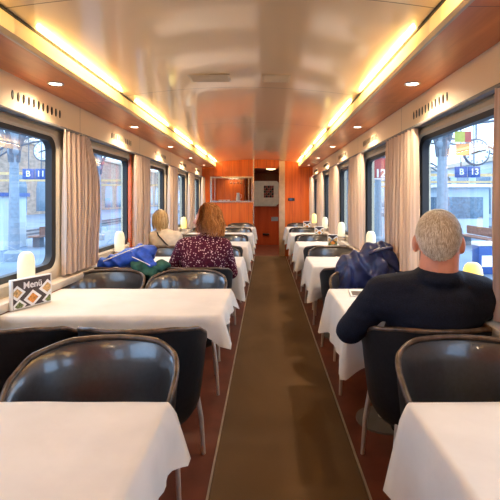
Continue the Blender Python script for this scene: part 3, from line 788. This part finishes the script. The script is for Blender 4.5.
def bob(length, spread, wavy, yaw_front, count, seed, vol=1.0):
    def f(t, T, k, m):
        rr = random.Random(seed); mb = MB(); C = Vector((0, -.012, .02)); R = Vector((.088, .106, .108)) * vol
        # scalp cap below the strands
        o_ = T((0, 0, 0)); RM = Matrix([(T((1, 0, 0)) - o_).normalized(), (T((0, 1, 0)) - o_).normalized(), (T((0, 0, 1)) - o_).normalized()]).transposed()
        mb.ell(T(C + Vector((0, -.010, .004))), (R.x * k * .88, R.y * k * .86, R.z * k * .90), RM, 24, 16)
        mb.ell(T(C + Vector((0, -.035, -.05))), (R.x * k * .82, R.y * k * .56, .075 * k), RM, 20, 12)
        for q in range(count):
            a = rr.uniform(-PI * .62, PI * .62)
            front = max(0, abs(a) - PI * .45) / (PI * .21)
            crown = Vector((rr.gauss(0, .014), -.005 + rr.gauss(0, .02), R.z)) + C
            e = Vector((math.sin(a) * R.x * (1 + spread), -math.cos(a) * R.y * (1 + spread * .8), -length * rr.uniform(.66, 1.04) + .02 * front)) + C
            pts = []; nr = []; lay = rr.uniform(.93, 1.07); ph = rr.random() * 6; st = rr.uniform(0, .3)
            for i in range(9):
                u = st + (1 - st) * i / 8; up = min(1, u / .55)
                x = math.sin(a) * R.x * lay * math.sin(up * PI / 2); y = -math.cos(a) * R.y * lay * math.sin(up * PI / 2); z = R.z * math.cos(up * PI / 2) * lay
                p = C + Vector((x, y, z))
                if u > .55:
                    v = (u - .55) / .45; p = (C + Vector((math.sin(a) * R.x * lay, -math.cos(a) * R.y * lay, 0))).lerp(e, v)
                    p += Vector((math.sin(a), -math.cos(a), 0)) * (spread * .05 * math.sin(v * PI)) - Vector((math.sin(a), -math.cos(a), 0)) * .03 * v * v * (1 - wavy * .5)
                p += Vector((math.cos(a), math.sin(a), 0)) * wavy * .012 * math.sin(u * 9 + ph) + crown * 0
                pts.append(T(p)); nr.append(Vector((math.sin(a), -math.cos(a), .25)).normalized())
            ribbon(mb, pts, rr.uniform(.003, .007), nr)
        mb.obj('hair', m, t, angle=0)
    return f
man = dict(pz=.60, chest=(.01, -.09, .86), neck=(.015, -.115, 1.02), head=(.02, -.12, 1.185), shL=(-.225, -.085, .93), shR=(.225, -.085, .93), elL=(-.365, .02, .725), elR=(.27, .05, .74),
           wrL=(-.20, .245, .800), wrR=(.14, .26, .80), hdL=(.35, .6, -.06), hdR=(-.35, .6, -.06), nr=.084, ax=.11)
person('person', 'grey-haired person in a navy sweater sitting with back turned in a tub chair', (.785, 2.13, 0), man, -.30, M['skin'], M['navy_knit'], M['grey_hair'], 1.25, 1.18, short_hair)
wom = dict(pz=.60, chest=(0, -.04, .87), neck=(.02, -.04, 1.04), head=(.02, -.0, 1.195), shL=(-.17, -.04, .96), shR=(.17, -.04, .96), elL=(-.29, .05, .74), elR=(.23, .08, .72),
           wrL=(-.13, .24, .79), wrR=(.08, .25, .79), hdL=(.4, .6, -.06), hdR=(-.35, .6, -.06), nr=.054, topname='blouse')
person('person', 'person with a wavy auburn bob and burgundy floral blouse seated at the third table', (-.545, 3.80, 0), wom, 1.35, M['skin2'], M['floral'], M['auburn_hair'], 1.08, 1.0, bob(.158, .26, 1.7, 0, 760, 11, 1.17))
blo = dict(pz=.58, chest=(-.03, -.03, .82), neck=(-.09, -.03, .975), head=(-.115, -.0, 1.105), shL=(-.19, -.03, .90), shR=(.10, -.03, .90), elL=(-.24, .04, .71), elR=(.15, .06, .70),
           wrL=(-.12, .24, .79), wrR=(.05, .25, .79), hdL=(.3, .6, -.06), hdR=(-.35, .6, -.06), nr=.05, topname='jacket')
bl = person('person', 'person with a straight blonde bob and ivory jacket seated beside the far window', (-1.235, 5.49, 0), blo, .25, M['skin2'], M['ivory'], M['blonde_hair'], 1.0, .96, bob(.15, .10, .3, 0, 420, 12, 1.14))
st = MB(); st.tube([(-.13, -.10, .965), (-.10, -.165, .93), (-.02, -.185, .85), (.06, -.18, .77), (.13, -.14, .70)], .008, 8); st.obj('bag_strap', M['black'], bl)

# ------------------------------------------------------------------ coats
def fold_warp(amp, fx, fz, seed):
    def f(co, n_):
        q = co.x * fx + co.y * fx * .4 + co.z * fz + 2.2 * noise.noise(co * 5 + Vector((seed, 0, 0)))
        return co + n_ * (amp * (1 - 2 * abs(math.sin(q))) + amp * .5 * noise.noise(co * 25))
    return f
nj = thing('navy_jacket', 'shiny navy padded jacket hung over the tub chair back across from the man', 'jacket', (.785, 3.47, 0))
b = MB(); b.ell((-.02, -.02, .80), (.22, .085, .17)); b.ell((.10, -.02, .92), (.14, .075, .12)); b.ell((.16, -.02, .98), (.07, .06, .065)); b.ell((-.13, -.02, .74), (.10, .09, .15)); b.ell((.17, .0, .76), (.13, .09, .15)); b.cap((.12, -.09, .86), (.03, -.10, .60), .06, .05); b.cap((-.14, -.08, .80), (-.20, -.09, .60), .05, .045)
mobj('jacket_body', blob(b, 'jacket_body', .010, 4, fold_warp(.011, 26, 6, 3)), M['navy_shell'], nj)
b = MB(); b.cap((.17, -.05, .95), (.28, -.02, .78), .055, .06); b.cap((.28, -.02, .78), (.26, -.06, .58), .06, .045)
mobj('sleeve', blob(b, 'sleeve', .010, 3, fold_warp(.007, 10, 34, 5)), M['navy_shell'], nj)
b = MB(); b.tube([(.02, -.10, .95), (.10, -.115, .985), (.2, -.09, 1.0), (.215, -.04, .96)], .016, 8); b.obj('collar', M['navy_shell'], nj)
bj = thing('blue_jacket', 'bright blue jacket with pale piping thrown over a window seat chair', 'jacket', (-1.14, 3.70, .03))
b = MB(); b.ell((.0, -.01, .85), (.20, .10, .085), Matrix.Rotation(-.2, 4, 'Y')); b.ell((.09, -.01, .90), (.12, .10, .065)); b.cap((-.02, -.06, .85), (-.25, -.05, .80), .07, .05); b.cap((.08, -.07, .90), (.20, -.10, .80), .05, .035)
mobj('jacket_body', blob(b, 'jacket_body', .009, 4, fold_warp(.009, 20, 22, 9)), M['blue_shell'], bj)
b = MB(); b.tube([(-.22, -.105, .83), (-.10, -.125, .88), (.02, -.125, .93), (.12, -.10, .965)], .004, 6); b.tube([(.03, -.135, .87), (.12, -.135, .83), (.18, -.135, .80)], .004, 6); b.obj('piping', M['white'], bj)
gj = thing('green_scarf', 'dark green garment crumpled beneath the blue jacket on the window seat chair', 'scarf', (-1.14, 3.70, .02))
b = MB(); b.ell((.15, -.08, .76), (.11, .06, .075)); b.ell((.24, -.05, .79), (.09, .07, .05)); b.ell((.08, -.10, .80), (.08, .05, .05)); b.cap((.2, -.09, .75), (.22, -.10, .62), .05, .03)
mobj('garment_body', blob(b, 'garment_body', .009, 3, fold_warp(.010, 24, 20, 2)), M['green_cloth'], gj)

# ------------------------------------------------------------------ the station outside
struct(MB().box(-60, XL - .35, -20, 220, -.9, -.62).obj('ground_left', M['platform'], smooth=False))
struct(MB().box(XR + .35, 60, -20, 220, -.9, -.62).obj('ground_right', M['platform'], smooth=False))
def track(x0, x1, lab):
    t = thing('railway_track', lab, 'track', ((x0 + x1) / 2, 40, -.62))
    h = (x1 - x0) / 2; MB().box(-h, h, -50, 150, 0, .02).obj('track_bed', M['ballast'], t, smooth=False)
    for s in (-1, 1): MB().box(s * .72 - .04, s * .72 + .04, -50, 150, .02, .12).obj('rail', M['iron_dark'], t, smooth=False)
track(-15.5, -12, 'railway track between the platforms outside the left side windows'); track(13, 16.5, 'railway track between the platforms outside the right side windows')
def facade(name, label, x, s, y0, y1, h, m, bay, arch):
    t = thing(name, label, 'building', (x, y0, -.62))
    MB().box(min(0, s * 4), max(0, s * 4), 0, y1 - y0, 0, h).obj('wall', m, t, smooth=False)
    MB().box(min(-s * .3, s * 4), max(-s * .3, s * 4), 0, y1 - y0, h, h + .5).obj('cornice', M['cream_frame'], t, smooth=False)
    n = int((y1 - y0) / bay)
    for i in range(n):
        yc = bay * (i + .5); w_ = bay * .32; pts = [(yc - w_, .4), (yc + w_, .4)]
        if arch: pts += [(yc + w_ * math.cos(a), 3.2 + w_ * math.sin(a)) for a in [PI * j / 10 for j in range(11)]]
        else: pts += [(yc + w_, h * .8), (yc - w_, h * .8)]
        MB().add([(-s * .03, y, z) for y, z in pts], [tuple(range(len(pts)))]).obj('window', M['dark_glass'], t, smooth=False)
    return t
facade('station_building', 'pale brick station hall with arched windows beyond the platforms', -30, -1, 25, 160, 9, M['brick'], 6.0, True)
facade('station_building', 'pale rendered station building beyond the right side platform', 24, 1, 25, 160, 6, M['render'], 5.0, False)
cols = None
def canopy_column(x, y, lab, s):
    t = thing('canopy_column', lab, 'column', (x, y, -.62), 0, 'platform canopy columns')
    MB().lathe([(.30, 0), (.30, .25), (.17, .35), (.13, 3.4), (.2, 3.5), (.2, 3.6), (.12, 3.7), (.12, 5.2)], n=14).obj('post', M['iron'], t)
    for d in (-1, 1):
        MB().tube([(0, d * (.12 + 1.9 * (1 - math.cos(a))), 3.2 + 1.9 * math.sin(a)) for a in [PI / 2 * i / 8 for i in range(9)]], .07, 8).obj('bracket', M['iron_dark'], t)
        MB().tube([(d * (.12 + 1.9 * (1 - math.cos(a))), 0, 3.2 + 1.9 * math.sin(a)) for a in [PI / 2 * i / 8 for i in range(9)]], .07, 8).obj('bracket', M['iron_dark'], t)
    MB().box(-2.6, 2.6, -.09, .09, 5.1, 5.35).obj('cross_beam', M['sun_tint_beam'] if s < 0 else M['iron'], t, smooth=False)
    MB().box(-.1, .1, -3.5, 3.5, 5.05, 5.3).obj('long_beam', M['iron'], t, smooth=False)
    return t
for i, y in enumerate((14, 21, 28, 35, 42, 49, 56)):
    canopy_column(-8.2, y, '%s iron canopy column on the platform outside the left side' % ords[i], -1)
for i, y in enumerate((12.2, 19.2, 26.2, 33.2, 40.2, 47.2)):
    canopy_column(5.0, y, '%s iron canopy column on the platform outside the right side' % ords[i], 1)
def truss(y, x0, x1, z0, h, lab):
    t = thing('roof_truss', lab, 'truss', ((x0 + x1) / 2, y, -.62), 0, 'station roof trusses')
    hw_ = (x1 - x0) / 2; A1 = [(-hw_ * math.cos(PI * i / 24), 0, z0 + h * math.sin(PI * i / 24)) for i in range(25)]; A2 = [(x * .93, 0, z0 + (z - z0) * .88) for x, _, z in A1]
    MB().tube(A1, .09, 8).obj('outer_chord', M['iron_dark'], t); MB().tube(A2, .07, 8).obj('inner_chord', M['iron_dark'], t)
    w_ = MB()
    zz = [p for pr_ in zip(A1, A2) for p in pr_]; w_.tube(zz, .035, 6); w_.obj('lattice', M['iron'], t)
    for sx_ in (-1, 1): MB().box(sx_ * hw_ * .965 - .2, sx_ * hw_ * .965 + .2, -.2, .2, 0, z0).obj('pier', M['iron'], t, smooth=False)
    MB().box(-hw_, hw_, -.05, .05, z0 - .05, z0 + .1).obj('tie_beam', M['sun_tint_beam'], t, smooth=False)
for i, y in enumerate((24, 33, 44)):
    truss(y, -22, -9.6, 3.4, 3.6, '%s arched iron roof truss outside the left side windows' % ords[i])
for i, y in enumerate((22, 31, 43)):
    truss(y, 6.4, 18.5, 3.2, 3.2, '%s arched iron roof truss outside the right side windows' % ords[i])
def sign(loc, body, size, m, lab, gap=0):
    t = thing('platform_sign', lab, 'sign', loc, 0)
    n = len(body); 
    for i, ch in enumerate(body):
        x = (i - (n - 1) / 2) * size * 1.08
        bd = MB().rbox(x - size * .5, x + size * .5, 0, .08, -size * .45, size * .45, .02).obj('board', m, t)
        text(ch, size * .72, 'lettering', M['white_print'], bd, face_cam((x, -.012, 0)), .003, .004)
        MB().tube([(x, .04, size * .45), (x, .04, 5.1 - loc[2] - .62)], .02, 8).obj('hanger', M['iron_dark'], t)
    return t
def clock(loc, r, lab):
    t = thing('station_clock', lab, 'clock', loc)
    MB().tube([(r * math.cos(2 * PI * i / 40), .06, r * math.sin(2 * PI * i / 40)) for i in range(40)], .06, 10, True).obj('case', M['iron_dark'], t)
    ring = [[(rr * math.cos(2 * PI * j / 40), y, rr * math.sin(2 * PI * j / 40)) for j in range(40)] for rr, y in ((r, .12), (r, .02), (r * .98, .0))]
    MB().loft(ring, True, True, True).obj('face', M['clock_face'], t, angle=30)
    q = MB()
    for i in range(12):
        a = PI / 6 * i; u = Vector((math.sin(a), 0, math.cos(a))); v = Vector((math.cos(a), 0, -math.sin(a)))
        q.add([u * r * .78 - v * .018 + Vector((0, -.006, 0)), u * r * .78 + v * .018 + Vector((0, -.006, 0)), u * r * .92 + v * .018 + Vector((0, -.006, 0)), u * r * .92 - v * .018 + Vector((0, -.006, 0))], [(0, 1, 2, 3)])
    q.obj('hour_marks', M['black'], t, smooth=False)
    for a, L_, w_ in ((1.35, .78, .018), (-1.9, .5, .025)):
        u = Vector((math.sin(a), 0, math.cos(a))); v = Vector((math.cos(a), 0, -math.sin(a))); o = Vector((0, -.012, 0))
        MB().add([o - u * .1 - v * w_, o - u * .1 + v * w_, o + u * r * L_ + v * w_, o + u * r * L_ - v * w_], [(0, 1, 2, 3)]).obj('hand', M['black'], t, smooth=False)
    MB().tube([(0, .06, r), (0, .06, 4.9 - loc[2])], .03, 8).obj('hanger', M['iron_dark'], t)
    return t
def px(x, y, Z): return ((x - 266) * Z / F, Z, EYE + (199 - y) * Z / F)
sign(px(34.5, 174, 19.0), ['B', '11'], .52, M['sign_blue'], 'blue platform sign reading B 11 outside the nearest left side window')
clock(px(43, 151, 19.6), .42, 'round white station clock hanging outside the nearest left side window')
sign(px(468, 172, 13.5), ['B', '13'], .38, M['sign_blue'], 'blue platform sign reading B 13 outside the nearest right side window')
clock(px(477, 152, 14.2), .40, 'round white station clock hanging outside the nearest right side window')
t12 = thing('platform_sign', 'maroon hanging sign with white 12 outside the second right side window', 'sign', px(380.5, 171, 16))
MB().rbox(-.28, .28, 0, .08, -.32, .48, .02).obj('board', M['sign_red'], t12); text('12', .42, 'lettering', M['white_print'], t12, face_cam((0, -.012, -.10)), .012, .004)
MB().box(-.26, .26, -.01, 0, -.31, -.27).obj('white_line', M['white_print'], t12, smooth=False); MB().tube([(0, .04, .48), (0, .04, 2.4)], .02, 8).obj('hanger', M['iron_dark'], t12)
ib = thing('colour_panels', 'olive, red and orange hanging panels in front of the clock by the B 13 sign', 'sign', px(463, 143, 13.2))  # flat olive, red and orange panels on a hanger
MB().box(-.24, .06, 0, .05, .03, .36).obj('olive_panel', M['panel_olive'], ib, smooth=False); MB().box(.06, .26, 0, .05, .03, .36).obj('red_panel', M['sign_red'], ib, smooth=False); MB().box(-.20, .2, 0, .05, -.38, -.02).obj('orange_panel', M['panel_orange'], ib, smooth=False)
MB().tube([(-.2, .02, .36), (-.2, .02, 1.6)], .015, 8).obj('hanger', M['iron_dark'], ib)
def bench(loc, lab):
    t = thing('platform_bench', lab, 'bench', loc)
    MB().box(-.25, .25, -1.4, 1.4, .42, .47).obj('seat', M['bench_wood'], t, smooth=False); MB().box(.22, .28, -1.4, 1.4, .5, .85).obj('backrest', M['bench_wood'], t, smooth=False)
    for y in (-1.1, 1.1): MB().box(-.2, .26, y - .03, y + .03, 0, .42).obj('leg', M['iron_dark'], t, smooth=False)
bench((8.6, 17.5, -.62), 'brown bench on the platform beyond the nearest right side window'); bench((8.6, 22.0, -.62), 'brown bench farther along the platform outside the right side')
bench((-9.5, 19.0, -.62), 'brown bench on the platform below the B 11 sign')
tb = thing('litter_bin', 'blue and white litter bin on the platform near the brown bench', 'bin', (5.9, 11.6, -.62))
MB().rbox(-.25, .25, -.2, .2, .0, .75, .02).obj('bin_body', M['sign_blue'], tb); MB().rbox(-.27, .27, -.22, .22, .75, .85, .02).obj('bin_lid', M['white'], tb)
MB().box(-.18, .18, -.206, -.2, .2, .5).obj('bin_panel', M['white_print'], tb, smooth=False)
ks = thing('platform_kiosk', 'white kiosk with a dark window on the platform outside the right side', 'kiosk', (10.2, 24, -.62))
MB().box(-1.2, 1.2, -2, 2, 0, 2.6).obj('wall', M['render'], ks, smooth=False); MB().box(-1.22, -1.2, -1.4, 1.4, 1.0, 2.1).obj('window', M['dark_glass'], ks, smooth=False); MB().box(-.9, .9, -2.02, -2, 1.0, 2.1).obj('window', M['dark_glass'], ks, smooth=False); MB().box(-1.5, 1.5, -2.3, 2.3, 2.6, 2.75).obj('roof', M['white'], ks, smooth=False)
ks = thing('platform_kiosk', 'small pale blue kiosk on the platform outside the left side', 'kiosk', (-10.8, 17.5, -.62))
MB().box(-.6, .6, -.8, .8, 0, 2.1).obj('wall', M['render'], ks, smooth=False); MB().box(-.4, .4, -.82, -.8, .9, 1.8).obj('window', M['white_print'], ks, smooth=False); MB().box(-.7, .7, -.9, .9, 2.1, 2.25).obj('roof', M['sign_blue'], ks, smooth=False)

# ------------------------------------------------------------------ light
W = bpy.data.worlds.new('world'); S.world = W; W.use_nodes = True; t = W.node_tree; bg = t.nodes['Background']
cc = N(t, 'ShaderNodeTexCoord'); sx = N(t, 'ShaderNodeSeparateXYZ'); t.links.new(cc.outputs['Generated'], sx.inputs[0])
t.links.new(ramp(t, sx.outputs['Z'], [(.0, (.60, .78, 1.0)), (.25, (.46, .68, 1.0)), (1, (.84, .91, 1.0))]), bg.inputs['Color'])
bg.inputs['Strength'].default_value = 2.5
S.view_settings.view_transform = 'Standard'; S.view_settings.look = 'None'; S.view_settings.exposure = 1.0
S.cycles.max_bounces = 8; S.cycles.transparent_max_bounces = 16; S.cycles.sample_clamp_indirect = 6
